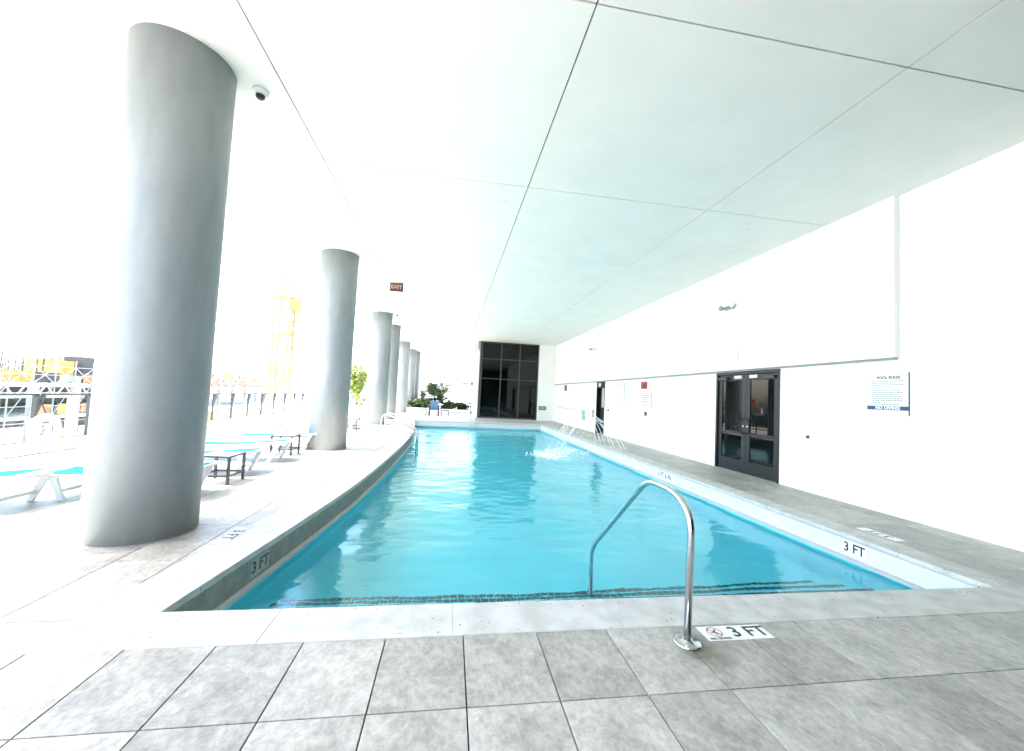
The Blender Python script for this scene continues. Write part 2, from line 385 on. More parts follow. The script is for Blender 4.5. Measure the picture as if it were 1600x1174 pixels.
for i in range(len(o1)):
    j = (i+1) % len(o1)
    a, c, d, e = o1[i], o1[j], o2[j], o2[i]
    lip.quad((*a, -.27), (*c, -.27), (*d, -.27), (*e, -.27)); lip.quad((*e, -.27), (*d, -.27), (*d, -.305), (*e, -.305)); lip.quad((*e, -.305), (*d, -.305), (*c, -.305), (*a, -.305))
lip.build('gutter_lip', 'lip', pool)
# steps along the near wall with mosaic nosings
for k, (yy, zz) in enumerate(((3.96, -.53), (4.23, -.75), (4.50, -.97))):
    st = MB(); st.box(-1.9, XP-.002, 2.95, yy, -1.39, zz+.0-k*.0003)
    s_ = st.build('step', 'plaster', pool)
    if s_:
        tl = MB(); x = -1.6
        while x < XP-.35-.12*k:
            if xl(yy) < x: tl.box(x, x+.072, yy-.052, yy+.004, zz-.052, zz+.004)
            x += .078
        t_ = tl.build('nosing_tiles', 'nosing', s_); tag(t_, kind='stuff')
# coping stones
Z0, Z1 = -.055, .006
def offs(y, o): # outward (left) offset point on curve
    e = .05; dx = (xl(min(YB, y+e))-xl(max(YF, y-e))); dy = min(YB, y+e)-max(YF, y-e); L = math.hypot(dx, dy)
    return (xl(y)-o*dy/L, y+o*dx/L)
ny = 21; edges = [YF+(YB-YF)*i/ny for i in range(ny+1)]
def stone(poly):
    m_ = MB(); slab_poly(m_, poly, Z0, Z1, .003); m_.b.faces.new([m_.b.verts.new((x, y, Z0)) for x, y in poly]); m_.build('coping_stone', 'coping', pool)
g2 = .0009
for i in range(ny):
    a, c = edges[i]+g2, edges[i+1]-g2
    sub = [a+(c-a)*q/3 for q in range(4)]
    inn = [offs(y, 0) for y in sub]; out = [offs(y, CW) for y in sub]
    if i == 0: inn[0] = (xl(YF), YF+g2); out[0] = (-2.36, YF+g2)
    if i == ny-1: out[-1] = (xl(YB)-CW, YB-g2)
    stone(inn+out[::-1])
ex = [-2.39, -1.1, .1, 1.3, 2.5, 3.7, 4.9, 5.56]
for a, c in zip(ex, ex[1:]):
    stone([(a+g2 if a > -2 else -2.39, 2.72), (c-g2, 2.72), (c-g2, YF), (a+g2 if a > -2 else -2.36, YF)])
    if a > -2: pass
for a, c in zip(ex, ex[1:]): stone([(a+g2, YB), (c-g2, YB), (c-g2, YB+.4), (a+g2, YB+.4)])
for i in range(16):
    a = YF+(YB-YF)*i/16; c = YF+(YB-YF)*(i+1)/16; stone([(XP, a+g2), (5.56, a+g2), (5.56, c-g2), (XP, c-g2)])

# ---- water sheet
wb = bmesh.new(); NY = 480; NX = 170; rows = []
def wave(x, y):
    v = Vector((x, y, 0)); far = min(1, max(0, (y-4)/8))
    f = math.exp(-((x-3.4)**2+(y-13.4)**2)/9)
    h = .015*noise.noise(Vector((x*.9, y*1.3, 1)))+.0058*(.8+.8*far)*noise.noise(Vector((x*2.4, y*4.2, 5)))
    h += .0032*(.4+1.3*far)*noise.noise(Vector((x*5.5, y*10, 9)))+f*.006*noise.noise(Vector((x*7, y*7, 3)))
    return h
for j in range(NY+1):
    t = j/NY; y = YF+(YB-YF)*(t**1.35*.6+t*.4); x0 = xl(y); r_ = []
    for i in range(NX+1):
        x = x0+(XP-x0)*i/NX; r_.append(wb.verts.new((x, y, WZ+wave(x, y))))
    rows.append(r_)
for A, B in zip(rows, rows[1:]):
    for i in range(NX):
        f = wb.faces.new((A[i], A[i+1], B[i+1], B[i])); f.smooth = True
me = bpy.data.meshes.new('pool_water'); wb.to_mesh(me); wb.free(); me.materials.append(M['water'])
wo = bpy.data.objects.new('pool_water', me); COL.objects.link(wo); tag(wo, kind='structure')

# ------------------------------------------------------------------ ceiling
ceil = thing('ceiling', (0, 10, CEIL), kind='structure')
edge = [(-1.5, -6), (-5.72, 1.2), (-5.72, 6.5), (-4.6, 6.5), (-4.45, 12), (-4.35, 20), (-4.35, 37.2)]  # first edge, unseen behind the viewer, cut diagonally to let skylight in
MB().prism([(12, -6)]+[(12, 37.2)]+edge[::-1], CEIL+.03, CEIL+.75).build('roof_slab', 'slab', ceil)
fas = MB(); pts = edge
for a, c in zip(pts, pts[1:]):
    d = Vector((c[0]-a[0], c[1]-a[1], 0)).normalized(); nn = Vector((-d.y, d.x, 0))*.03
    fas.prism([(a[0], a[1]), (c[0], c[1]), (c[0]+nn.x, c[1]+nn.y), (a[0]+nn.x, a[1]+nn.y)], CEIL, CEIL+.78)
fas.box(-4.35, 12, 37.2, 37.25, CEIL, CEIL+.78); fas.build('edge_fascia', 'wall', ceil)
xs = [-5.72, -2.155, 1.1, 4.42, XR+.05]; yj = [-6, -3.15, .05, 3.25]+[3.25+3.21*k for k in range(1, 11)]+[37.2]
J = .009
for a, c in zip(xs, xs[1:]):
    for y0, y1 in zip(yj, yj[1:]):
        p = [(a+J, y0+J), (c-J, y0+J), (c-J, y1-J), (a+J, y1-J)]
        if a < -5 and y0 > 6: 
            e0, e1 = lerp_tab(edge[3:], y0), lerp_tab(edge[3:], y1); p = [(e0, y0+J), (c-J, y0+J), (c-J, y1-J), (e1, y1-J)]
        if y1 < 3.3:
            (ax, ay), (bx, by) = edge[:2]; p = clip(p, -(by-ay), bx-ax, -(by-ay)*ax+(bx-ax)*ay)
        if len(p) < 3: continue
        m_ = MB(); m_.prism(p, CEIL, CEIL+.028); m_.build('ceiling_panel', 'ceil', ceil)

# ------------------------------------------------------------------ walls
wl = thing('pool_side_wall', (XR+.15, 12, 0), 'long white painted wall on the right side of the pool', 'wall')
D1 = (7.58, 9.66, 2.46); D2 = (17.42, 18.46, 2.45)
b = MB(); x0, x1 = XR, XR+.3
for a, c in ((3.0, D1[0]), (D1[1], D2[0]), (D2[1], 26.3)): b.box(x0, x1, a, c, -.03, 2.45)
b.box(x0, x1, 3.0, D1[0], 2.45, CEIL+.02); b.box(x0, x1, D1[0], 37.2, 2.46, CEIL+.02)
b.build('painted_face', 'wall', wl)
bk = MB(); bk.box(XR-.10, XR-.001, 5.28, 26.28, 2.50, CEIL-.001, bev=.004); bk.build('bulkhead', 'bulk', wl)
MB().box(XR-.085, XR-.001, 5.30, 26.28, 2.472, 2.498).build('underside_shade_strip', 'grey', wl)  # grey strip added to draw the shade under the bulkhead
MB().box(x1, x1+1.5, 7.0, 10.2, -.03, 3).build('door_room', 'shade', wl)
bw = thing('unseen_dark_wall', (XR, -1, 0), 'unseen dark wall added behind and right of the viewer to cut fill light', 'light blocker')  # unseen dark walls, added to hold back fill light from behind
MB().box(-1.5, XR+.3, -6.3, -6, -.03, CEIL+.02).build('unseen_dark_panel', 'pane', bw); MB().box(XR+.05, XR+.3, -6, 2.99, -.03, CEIL+.02).build('unseen_dark_panel', 'pane', bw)
for k in range(7): MB().box(XR-.02, XR+.05, -5.9+1.45*k, -5.82+1.45*k, 0, CEIL-.002).build('mullion', 'mullion', bw)
ew = thing('end_wall', (6.4, 26.4, 0), 'narrow white wall beside the dark glazed box at the far end', 'wall')
MB().box(5.79, XR-.001, 26.3, 26.6, 0, CEIL-.002).build('painted_face', 'wall', ew)
sg = MB().box(5.72+.2, 6.42, 26.27, 26.298, .72, .98).build('notice_frame', 'darkgrey', ew); MB().box(5.96, 6.38, 26.26, 26.272, .76, .94).build('notice_sheet', 'grey', sg)

# far glazed box
vb = thing('glazed_vestibule', (3.8, 28, 0), 'dark glazed box with bronze frames at the far end of the pool', 'glass box')
yv = 26.3
cols_x = [(1.79, 1.97), (3.18, 3.27), (4.45, 4.53), (5.72, 5.79)]
for a, c in cols_x: MB().box(a, c, yv, yv+.14, 0.03, CEIL-.002).build('mullion', 'mullion', vb)
for (a0, a), (c, c1) in zip(cols_x, cols_x[1:]):
    MB().box(a, c, yv+.02, yv+.12, 0.03, .14).build('sill', 'mullion', vb)
    MB().box(a, c, yv+.02, yv+.12, CEIL-.08, CEIL-.003).build('head_rail', 'mullion', vb)
    z = [.14, 2.66, 3.98, CEIL-.08]
    for q in range(3):
        hi = z[q+1]-(.03 if q < 2 else 0); lo = z[q]+(.03 if q else 0)
        pn = MB().box(a, c, yv+.06, yv+.075, lo, hi).build('pane', 'pane', vb)
        if q < 2: MB().box(a, c, yv+.025, yv+.11, hi, hi+.06).build('transom', 'mullion', vb)
MB().box(1.8, 5.78, yv+.16, yv+4.6, 0.03, CEIL-.004).build('dark_interior', 'shade', vb)
MB().box(1.70, 1.79, yv+.14, 31, 0.0, CEIL-.003).build('side_wall', 'wall', vb)
MB().box(1.66, 1.70, yv+.05, 31, CEIL-.6, CEIL-.003).build('side_fascia', 'grey', vb)
MB().box(1.70, 5.79, yv-.08, yv+.5, 0.0, .03).build('plinth', 'coping', vb)

# ------------------------------------------------------------------ columns
cl = ['thick grey round column nearest the viewer, left of the pool', 'grey column beside the small dark side table, second from the viewer',
      'third grey column, behind the twin stainless pool handrail', 'fourth grey column, close behind the third one',
      'fifth grey column with a wide gap before it', 'sixth grey column standing by the far hedge', 'farthest and thinnest looking grey column by the hedge']
cp = [(-3.10, 4.75), (-3.10, 11.0), (-3.33, 19.0), (-3.38, 22.45), (-3.55, 29.6), (-3.5, 34.7), (-3.3, 36.4)]
CR = .465
for k, ((cx, cyy), lb) in enumerate(zip(cp, cl)):
    t = thing('column', (cx, cyy, 0), lb, 'column', 'grey round columns along the left of the pool')
    MB().lathe((cx, cyy, 0), [(CR, .012), (CR, 1.9), (CR, 3.6), (CR, CEIL-.012)], 96).build('shaft', 'column', t)
    MB().lathe((cx, cyy, 0), [(CR+.006, 0.001), (CR+.006, .012)], 64, smooth=False).build('base_joint', 'grey', t)
    MB().lathe((cx, cyy, 0), [(CR+.02, CEIL-.012), (CR+.02, CEIL-.001)], 64, smooth=False).build('top_collar', 'ceil', t)

# ------------------------------------------------------------------ glass railing, kerb
kb = MB(); kb.box(-8.85, -7.95, -3, 33.5, 0.0, .10, bev=.012); tag(kb.build('railing_kerb', 'cream'), 'low cream kerb running in front of the glass railing', 'kerb')
ra = thing('glass_railing', (-9.0, 12, 0), 'glass deck railing with tapered posts and a slim top rail', 'railing')
MB().box(-9.03, -8.97, .9-1.33, 28.84, 1.10, 1.14, bev=.006).build('top_rail', 'post', ra)
MB().box(-9.02, -8.98, .9-1.33, 28.84, .07, .10).build('bottom_rail', 'post', ra)
py = [16.87+1.33*k for k in range(-13, 10)]
for k, y in enumerate(py):
    q = MB(); dk = abs(y-10.22) < .1; wd = .10 if not dk else .13
    # wedge: broad at the top, slim from mid height
    q.loft([(-9.03, y-.018, 0.02), (-8.97, y-.018, .02), (-8.97, y+.018, .02), (-9.03, y+.018, .02)], [(-9.03, y-.018, .62), (-8.97, y-.018, .62), (-8.97, y+.018, .62), (-9.03, y+.018, .62)])
    q.loft([(-9.035, y-.02, .62), (-8.965, y-.02, .62), (-8.965, y+.02, .62), (-9.035, y+.02, .62)], [(-9.035, y-.02, 1.10), (-8.93+.0, y-.02, 1.10), (-8.93, y+wd*1.3, 1.10), (-9.035, y+wd*1.3, 1.10)])
    q.build('post', 'postdark' if dk else 'post', ra)
    MB().lathe((-8.96, y-.22, .055), [(.03, -.035), (.03, .03), (.02, .04)], 10).build('fixing', 'darkgrey', ra)
    if k < len(py)-1: MB().box(-9.006, -8.994, y+.03, y+1.33-.03, .10, 1.09).build('pane', 'glass', ra)

# life ring
lr = thing('life_ring', (-8.8, 10.27, .33), 'round white life ring hung on the glass railing at the left', 'life ring')
q = MB(); ctr = Vector((-8.8, 10.27, .33)); bm = q.b; NR, NS = 40, 14; gr = []
for i in range(NR):
    a = 2*math.pi*i/NR; d = Vector((0, math.cos(a), math.sin(a)))
    gr.append([bm.verts.new(ctr+d*(.30+.075*math.cos(2*math.pi*s/NS))+Vector((.06*math.sin(2*math.pi*s/NS), 0, 0))) for s in range(NS)])
for i in range(NR):
    for s in range(NS):
        f = bm.faces.new((gr[i][s], gr[(i+1) % NR][s], gr[(i+1) % NR][(s+1) % NS], gr[i][(s+1) % NS])); f.smooth = True
q.build('buoy', 'white', lr)
for a in (45, 135, 225, 315):
    aa = R(a); d = Vector((0, math.cos(aa), math.sin(aa))); tt = Vector((0, -math.sin(aa), math.cos(aa)))
    MB().tube([ctr+tt*s+d*(.30)for s in (-.03, .03)], .079, 14).build('band', 'plate', lr)
MB().tube([ctr+Vector((0.0, .0, .36)), ctr+Vector((-.12, .02, .6)), ctr+Vector((-.17, .02, .81))], .012, 8).build('strap', 'darkgrey', lr)
MB().box(-8.83, -8.80, 10.10, 10.44, .18, .48, bev=.01).build('centre_disc', 'white', lr)
for k, (dy, dz) in enumerate(((-.08, .07), (-.06, -.02), (-.09, -.09))): MB().bar((-8.795, 10.27+dy, .33+dz), (-8.795, 10.27+dy+.06, .33+dz+.05), .03, .01).build('printed_mark', 'black', lr)
MB().box(-8.798, -8.79, 10.28, 10.38, .30, .315).build('printed_line', 'redprint', lr)

# ------------------------------------------------------------------ handrails
def arc(a, c, b_, n=6):          # rounded corner by quadratic curve
    a, c, b_ = Vector(a), Vector(c), Vector(b_)
    return [(1-t)**2*a+2*t*(1-t)*c+t*t*b_ for t in [i/n for i in range(n+1)]]
hr = thing('handrail', (1.66, 2.5, 0), 'single stainless steel handrail at the near pool steps', 'handrail')
X = 1.66
path = [Vector((X, 2.53, 0.02)), Vector((X, 2.52, .70))]+arc((X, 2.52, .74), (X, 2.53, .93), (X, 2.80, .955))+arc((X, 2.98, .955), (X, 3.14, .955), (X, 3.25, .86))+arc((X, 4.20, .07), (X, 4.35, -.06), (X, 4.36, -.16))+[Vector((X, 4.34, -.95))]
MB().tube(path, .024, 20).build('rail', 'steel', hr)
MB().lathe((X, 2.53, 0), [(.088, .001), (.09, .010), (.080, .016), (.034, .019), (.033, .03)], 40).build('base_plate', 'steel', hr)
MB().lathe((X, 4.34, -.97), [(.075, .005), (.07, .04), (.03, .06)], 24).build('foot_plate', 'steel', hr)
h2 = thing('pool_handrail', (-2.05, 13.4, 0), 'pair of stainless pool entry rails on the left edge of the pool', 'handrail')
for y in (13.05, 13.75):
    p = [Vector((-2.1, y, 0))]+[Vector((-2.1, y, .6))]+arc((-2.1, y, .62), (-2.1, y, .84), (-1.88, y, .82))+arc((-1.25, y, .45), (-1.02, y, .35), (-1.0, y, .12))+[Vector((-1.0, y, -.55))]
    MB().tube(p, .024, 14).build('rail', 'steel', h2); MB().tube([(-2.1, y, .16), (-1.0, y, .16)], .018, 10).build('lower_bar', 'steel', h2)
    MB().lathe((-2.1, y, 0), [(.06, .004), (.055, .02), (.03, .025)], 20).build('base_plate', 'steel', h2)
ld = thing('pool_ladder', (1.22, 22.6, 0), 'thin stainless ladder rails at the far edge of the pool', 'ladder')
for x in (1.08, 1.38):
    p = [Vector((x, 22.75, .0)), Vector((x, 22.75, .6))]+arc((x, 22.75, .65), (x, 22.75, .85), (x, 22.55, .85))+arc((x, 22.45, .85), (x, 22.28, .85), (x, 22.28, .65))+[Vector((x, 22.28, -1.0))]
    MB().tube(p, .02, 12).build('rail', 'white', ld)
for z in (-.1, -.4, -.7): MB().box(1.08, 1.38, 22.25, 22.31, z, z+.03).build('tread', 'white', ld)

# ------------------------------------------------------------------ water jets and foam
jl = ['nearest', 'second nearest', 'middle', 'second farthest', 'farthest']
for k in range(7):
    y = 11.7+.44*k; XJ = 5.48+.02*(k % 2)
    t = thing('water_jet', (XJ, y, 0), ['nearest arching water jet from the deck into the pool', 'second arching water jet, counted from the viewer', 'third arching water jet, counted from the viewer', 'middle one of the seven arching water jets', 'fifth arching water jet, counted from the viewer', 'sixth arching water jet, counted from the viewer', 'farthest arching water jet, in front of the white wall'][k], 'water jet', 'arching water jets beside the pool')
    MB().lathe((XJ, y, 0), [(.05, .001), (.05, .012), (.02, .014)], 16).build('nozzle', 'steel', t)
    xe = (3.45, 3.8, 3.2, 4.1, 3.5, 3.9, 4.2)[k]; top = 1.12+.05*k; ye = (12.6, 13.4, 13.0, 13.9, 12.9, 14.3, 14.6)[k]
    pts = []
    for i in range(41):
        s = i/40; pts.append((XJ+(xe-XJ)*s, y+(ye-y)*s+.03*noise.noise(Vector((k, s*4, 0))), .02+4*top*s*(1-s)+(WZ-.02)*s))
    MB().tube(pts, .01, 7, rr=[.013-.006*i/40+.003*noise.noise(Vector((k*3, i*.7, 2))) for i in range(41)]).build('water_arc', 'jet', t)
fo = MB()
for k in range(520):
    c = random.choice([(3.45, 12.75, .33), (3.75, 13.5, .45), (3.2, 13.1, .3), (4.3, 14.3, .5)])
    x, y = random.gauss(c[0], c[2]*.8), random.gauss(c[1], c[2]); s = random.uniform(.008, .035); z = WZ+abs(random.gauss(0, .02))
    fo.loft([(x-s, y-s*1.3, z-.004), (x+s, y-s, z-.004), (x+s, y+s, z-.004), (x-s, y+s*1.4, z-.004)], [(x-s*.4, y-s*.4, z+s*.6), (x+s*.4, y-s*.4, z+s*.6), (x+s*.4, y+s*.4, z+s*.6), (x-s*.4, y+s*.4, z+s*.6)])
for k in range(160):
    x, y, z = random.gauss(3.75, .5), random.gauss(13.4, .7), WZ+abs(random.gauss(0, .18)); s = random.uniform(.005, .012)
    fo.box(x-s, x+s, y-s, y+s, z-s, z+s)
for k in range(110):
    x, y, z = random.gauss(5.75, .35), random.gauss(18.3, 1.6), .008+abs(random.gauss(0, .05)); s = random.uniform(.006, .018)
    fo.box(x-s, x+s, y-s, y+s, z-s*.5, z+s*.5)
tag(fo.build('splash_foam', 'foamm'), 'white foam and droplets where the jets hit the pool', 'foam', kind='stuff')

# ------------------------------------------------------------------ doors in the right wall
dd = thing('double_door', (XR, 8.62, 0), 'dark metal double door with glass panes in the white wall', 'door')
y0, y1, zt = D1
FX0, FX1 = XR-.012, XR+.14
for a, c in ((y0, y0+.06), (y1-.06, y1)): MB().box(FX0, FX1, a, c, .0, zt, bev=.003).build('jamb', 'darkmetal', dd)
MB().box(FX0, FX1, y0+.06, y1-.06, zt-.07, zt, bev=.003).build('head', 'darkmetal', dd)
MB().box(FX0, XR+.05, y0+.06, y1-.06, .001, .016).build('threshold', 'steel', dd)
ym = (y0+y1)/2
for a, c, hs in ((y0+.063, ym-.004, 1), (ym+.004, y1-.063, -1)):
    L = MB(); L.box(XR+.03, XR+.075, a, a+.13, .02, zt-.075, bev=.002); L.box(XR+.03, XR+.075, c-.13, c, .02, zt-.075, bev=.002)
    L.box(XR+.03, XR+.075, a+.13, c-.13, .02, .30, bev=.002); L.box(XR+.03, XR+.075, a+.13, c-.13, .93, .99, bev=.002); L.box(XR+.03, XR+.075, a+.13, c-.13, zt-.22, zt-.075, bev=.002)
    lf = L.build('door_leaf', 'darkmetal', dd)
    MB().box(XR+.048, XR+.056, a+.13, c-.13, .99, zt-.22).build('upper_pane', 'pane', lf); MB().box(XR+.048, XR+.056, a+.13, c-.13, .30, .93).build('lower_pane', 'pane', lf)
    hy = (c-.065) if hs == 1 else (a+.065); hd = hs*-.14
    MB().tube([(XR+.03, hy, 1.30), (XR-.05, hy, 1.30), (XR-.05, hy+hd, 1.28), (XR-.05, hy+hd, .98), (XR-.05, hy, .97), (XR+.03, hy, .97)], .013, 10).build('handle', 'black', lf)
    MB().lathe((XR+.028, hy, 1.13), [(.03, 0), (.03, -.012), (.015, -.02)][::-1], 18, ax='x').build('lock', 'steel', lf)
    ca, cc = (a+.06, a+.38) if hs == 1 else (c-.38, c-.06)
    MB().box(XR-.05, XR+.03, ca, cc, zt-.20, zt-.13, bev=.005).build('closer', 'mullion', lf)
    MB().bar((XR-.03, (ca+cc)/2, zt-.12), (XR+.0, (a+c)/2, zt-.09), .02, .012).build('closer_arm', 'mullion', lf)
    mc = c-.25 if hs == 1 else a+.25
    MB().box(XR+.0, XR+.028, mc-.12, mc+.12, zt-.17, zt-.10).build('white_plate', 'white', lf)  # plain white plate high on each leaf
sd_ = thing('recessed_door', (XR, 17.94, 0), 'narrow dark doorway with a beige panel, behind the water jets', 'door')
y0, y1, zt = D2
for a, c in ((y0, y0+.05), (y1-.05, y1)): MB().box(XR-.01, XR+.25, a, c, 0, zt).build('jamb', 'darkmetal', sd_)
MB().box(XR-.01, XR+.25, y0+.05, y1-.05, zt-.28, zt).build('head', 'darkmetal', sd_)
MB().box(XR+.2, XR+.23, y0+.05, y1-.05, 0, zt-.28).build('door_leaf', 'shade', sd_)
MB().box(XR+.06, XR+.09, y0+.05, y0+.52, 1.25, zt-.30).build('beige_panel', 'beige', sd_)
MB().box(XR-.03, XR-.012, y1-.55, y1-.3, zt-.22, zt-.06).build('exit_plate', 'white', sd_)

# ------------------------------------------------------------------ small things on the right wall
XW = XR-.001
def plaque(name, y0, y1, z0, z1, label, cat, m='white', d=.012, fr=None, x=XR, group=None):
    t = thing(name, (x, (y0+y1)/2, (z0+z1)/2), label, cat, group)
    if fr:
        w_ = .018
        f = MB(); f.box(x-d-.006, x-.0005, y0-w_, y0, z0-w_, z1+w_); f.box(x-d-.006, x-.0005, y1, y1+w_, z0-w_, z1+w_); f.box(x-d-.006, x-.0005, y0, y1, z0-w_, z0); f.box(x-d-.006, x-.0005, y0, y1, z1, z1+w_)
        f.build('frame', fr, t)
    MB().box(x-d, x-.0008, y0, y1, z0, z1).build('sheet', m, t)
    return t
def illegible(t, y0, y1, z1, rows, pitch, m, h=.010, x=XR-.0135, seed=1, fill=.9):
    rr = random.Random(seed)
    for r_ in range(rows):
        mb_ = MB(); y = y1; end = y0+(y1-y0)*rr.uniform(0, .45 if r_ % 4 else .15); z = z1-r_*pitch
        if r_ in (4, 11): end = y1-(y1-y0)*rr.uniform(.2, .35)
        while y > end:
            L = rr.uniform(.012, .04); mb_.box(x-.0006, x, max(y-L, y0), y, z-h/2, z+h/2); y -= L+.009
        mb_.build('print_line', m, t)
rs = plaque('pool_rules_sign', 5.14, 5.74, 1.60, 2.25, 'white pool rules sign with a blue NO DIVING strip', 'sign', d=.014)
MB().box(XR-.018, XR-.0005, 5.133, 5.14, 1.58, 2.26).build('edge_strip', 'darkgrey', rs)
text('heading', 'POOL RULES', .062, (XR-.0155, 5.43, 2.185), (0, -1, 0), (0, 0, 1), 'black', rs, bold=.002)
illegible(rs, 5.19, 5.69, 2.13, 13, .0315, 'black', h=.010, x=XR-.0142, seed=4)
MB().box(XR-.018, XR-.014, 5.14, 5.755, 1.66, 1.725).build('blue_strip', 'navy', rs)
text('lettering', 'NO DIVING', .07, (XR-.0188, 5.44, 1.692), (0, -1, 0), (0, 0, 1), 'white', rs, bold=.003)
n1 = plaque('framed_notice', 15.34, 16.1, 1.42, 2.33, 'tall white framed notice between the doorway and the fire alarm', 'notice', 'plate', fr='grey')
illegible(n1, 15.5, 16.0, 2.26, 2, .08, 'grey', h=.03, seed=9); illegible(n1, 15.45, 16.0, 1.60, 3, .06, 'grey', h=.02, seed=5)
n2 = plaque('red_notice', 13.12, 13.86, 1.42, 1.92, 'framed notice with red print below the fire alarm', 'notice', 'plate', fr='grey')
illegible(n2, 13.25, 13.75, 1.84, 6, .07, 'redprint', h=.03, seed=3)
n3 = plaque('small_notice', 12.48, 12.92, 1.44, 1.78, 'small pale notice right of the red print notice', 'notice', 'plate')
illegible(n3, 12.55, 12.85, 1.70, 3, .08, 'grey', h=.015, seed=8)
fa = thing('fire_alarm', (XR, 13.6, 2.2), 'red fire alarm box on the white wall', 'alarm')
MB().box(XR-.06, XW, 13.45, 13.83, 2.08, 2.34, bev=.01).build('housing', 'red', fa); MB().box(XR-.075, XR-.058, 13.50, 13.68, 2.13, 2.27, bev=.006).build('strobe', 'darkgrey', fa)
for (y, z, lb, s) in ((13.5, 1.18, 'small dark switch below the red print notice', .09), (16.95, 1.16, 'tiny dark switch just right of the recessed doorway', .06), (23.75, 2.22, 'small black box on the wall left of the recessed doorway', .20)):
    t = thing('wall_switch', (XR, y, z), lb, 'switch'); MB().box(XR-.03, XW, y-s, y+s, z-s*.8, z+s*.8, bev=.006).build('cover', 'darkgrey', t); MB().box(XR-.038, XR-.029, y-s*.4, y+s*.4, z-s*.3, z+s*.3).build('button', 'grey', t)
hb = thing('wall_socket', (XR, 6.89, 1.07), 'small white socket plate with dark outlet right of the double door', 'socket')
MB().box(XR-.008, XW, 6.83, 6.95, 1.0, 1.14, bev=.002).build('plate', 'white', hb); MB().box(XR-.03, XR-.007, 6.855, 6.915, 1.04, 1.10, bev=.004).build('outlet', 'darkgrey', hb)
for (y, z, lb) in ((9.05, 4.09, 'twin head emergency light above the double door'), (18.8, 4.09, 'twin head emergency light above the recessed doorway')):
    t = thing('emergency_light', (XR-.1, y, z), lb, 'emergency light', 'twin head emergency lights on the right wall'); x = XR-.1
    MB().box(x-.06, x-.001, y-.16, y+.16, z-.04, z+.05, bev=.008).build('housing', 'grey', t)
    for s in (-1, 1):
        MB().lathe((x-.11, y+s*.21, z+.02), [(.03, .06), (.065, 0), (.06, -.03), (.02, -.035)], 18, ax='x').build('lamp_head', 'grey' if s > 0 else 'white', t)
        MB().bar((x-.05, y+s*.14, z+.02), (x-.08, y+s*.21, z+.02), .015).build('bracket', 'darkgrey', t)
ap = thing('access_box', (XR-.1, 8.84, 2.85), 'white square box on the bulkhead over the door', 'box')
MB().box(XR-.15, XR-.101, 8.72, 8.98, 2.73, 2.96, bev=.006).build('cover', 'white', ap)
tr_ = thing('towel_rail', (XR, 22, .98), 'long thin rail with hanging towels at the far right wall', 'rail')
MB().tube([(XR-.1, 19.1, 1.0), (XR-.1, 25.0, .99)], .012, 8).build('bar', 'grey', tr_)
for y in (19.1, 21, 23, 25.0): MB().bar((XR-.1, y, .99), (XR, y, .99), .015).build('bracket', 'grey', tr_)
tw = thing('towel', (XR-.1, 20.15, .95), 'small pale teal towel hanging from the far rail', 'towel'); MB().box(XR-.13, XR-.085, 20.0, 20.3, .5, 1.01, bev=.01).build('cloth', mat('towel_teal', (.35, .6, .6), .9), tw)
hs = thing('hose_holder', (XR, 18.75, .9), 'small dark hook on the wall left of the recessed doorway', 'hook'); MB().box(XR-.07, XW, 18.68, 18.82, .7, 1.1, bev=.01).build('hook_plate', 'grey', hs)

# exit sign and domes and downlights
es = thing('exit_sign', (-1.95, 13.3, CEIL), 'EXIT sign with red letters hanging from the ceiling', 'sign')
MB().box(-2.15, -1.73, 13.28, 13.33, CEIL-.31, CEIL-.03, bev=.004).build('housing', 'darkgrey', es)
MB().box(-2.0, -1.88, 13.26, 13.35, CEIL-.032, CEIL).build('canopy', 'white', es)
MB().box(-2.125, -1.755, 13.272, 13.279, CEIL-.285, CEIL-.055).build('face', mat('exit_face', (.16, .015, .012), .5), es)
text('lettering', 'EXIT', .17, (-1.94, 13.268, CEIL-.17), (1, 0, 0), (0, 0, 1), 'beige', es, bold=.004, ext=.002)
for (x, y, lb) in ((-2.47, 5.06, 'white dome camera beside the top of the nearest column'), (-2.65, 18.9, 'white dome camera by the top of the third column')):
    t = thing('dome_camera', (x, y, CEIL), lb, 'camera', 'dome cameras on the ceiling')
    MB().lathe((x, y, CEIL), [(.085, -.001), (.085, -.03), (.07, -.055), (.05, -.06)], 28).build('housing', 'white', t)
    MB().lathe((x, y, CEIL), [(.052, -.058), (.048, -.085), (.03, -.102), (.008, -.108)], 24).build('dome', 'black', t)
dl = [(.75, 7.05, 'downlight nearest the viewer in the row above mid pool'), (5.65, 7.0, 'downlight nearest the viewer in the row along the right wall'), (.73, 11.85, 'second downlight of the row above mid pool'), (5.68, 11.8, 'second downlight of the row along the right wall'), (.66, 16.65, 'third downlight of the row above mid pool'), (5.66, 16.6, 'third downlight of the row along the right wall'), (5.7, 21.5, 'farthest downlight in the row along the right wall')]
for x, y, lb in dl:
    t = thing('downlight', (x, y, CEIL), lb, 'ceiling light', 'recessed downlights in the white ceiling')
    MB().lathe((x, y, CEIL), [(.075, -.0005), (.075, -.006), (.06, -.007)], 28, smooth=False).build('trim', 'white', t)
    MB().lathe((x, y, CEIL-.0071), [(.058, 0), (.058, -.0015)], 24, smooth=False).build('lens', 'plate', t)
for x, y, lb in ((6.14, 8.16, 'tiny sprinkler head above the double door'), (4.3, 16.3, 'tiny sprinkler head in the far ceiling above the right pool edge'), (6.04, 19.9, 'tiny sprinkler head near the far right wall')):
    t = thing('sprinkler', (x, y, CEIL), lb, 'sprinkler', 'sprinkler heads in the ceiling'); MB().lathe((x, y, CEIL), [(.035, -.0005), (.03, -.008), (.01, -.012), (.01, -.03), (.022, -.032)], 16).build('head', 'plate', t)

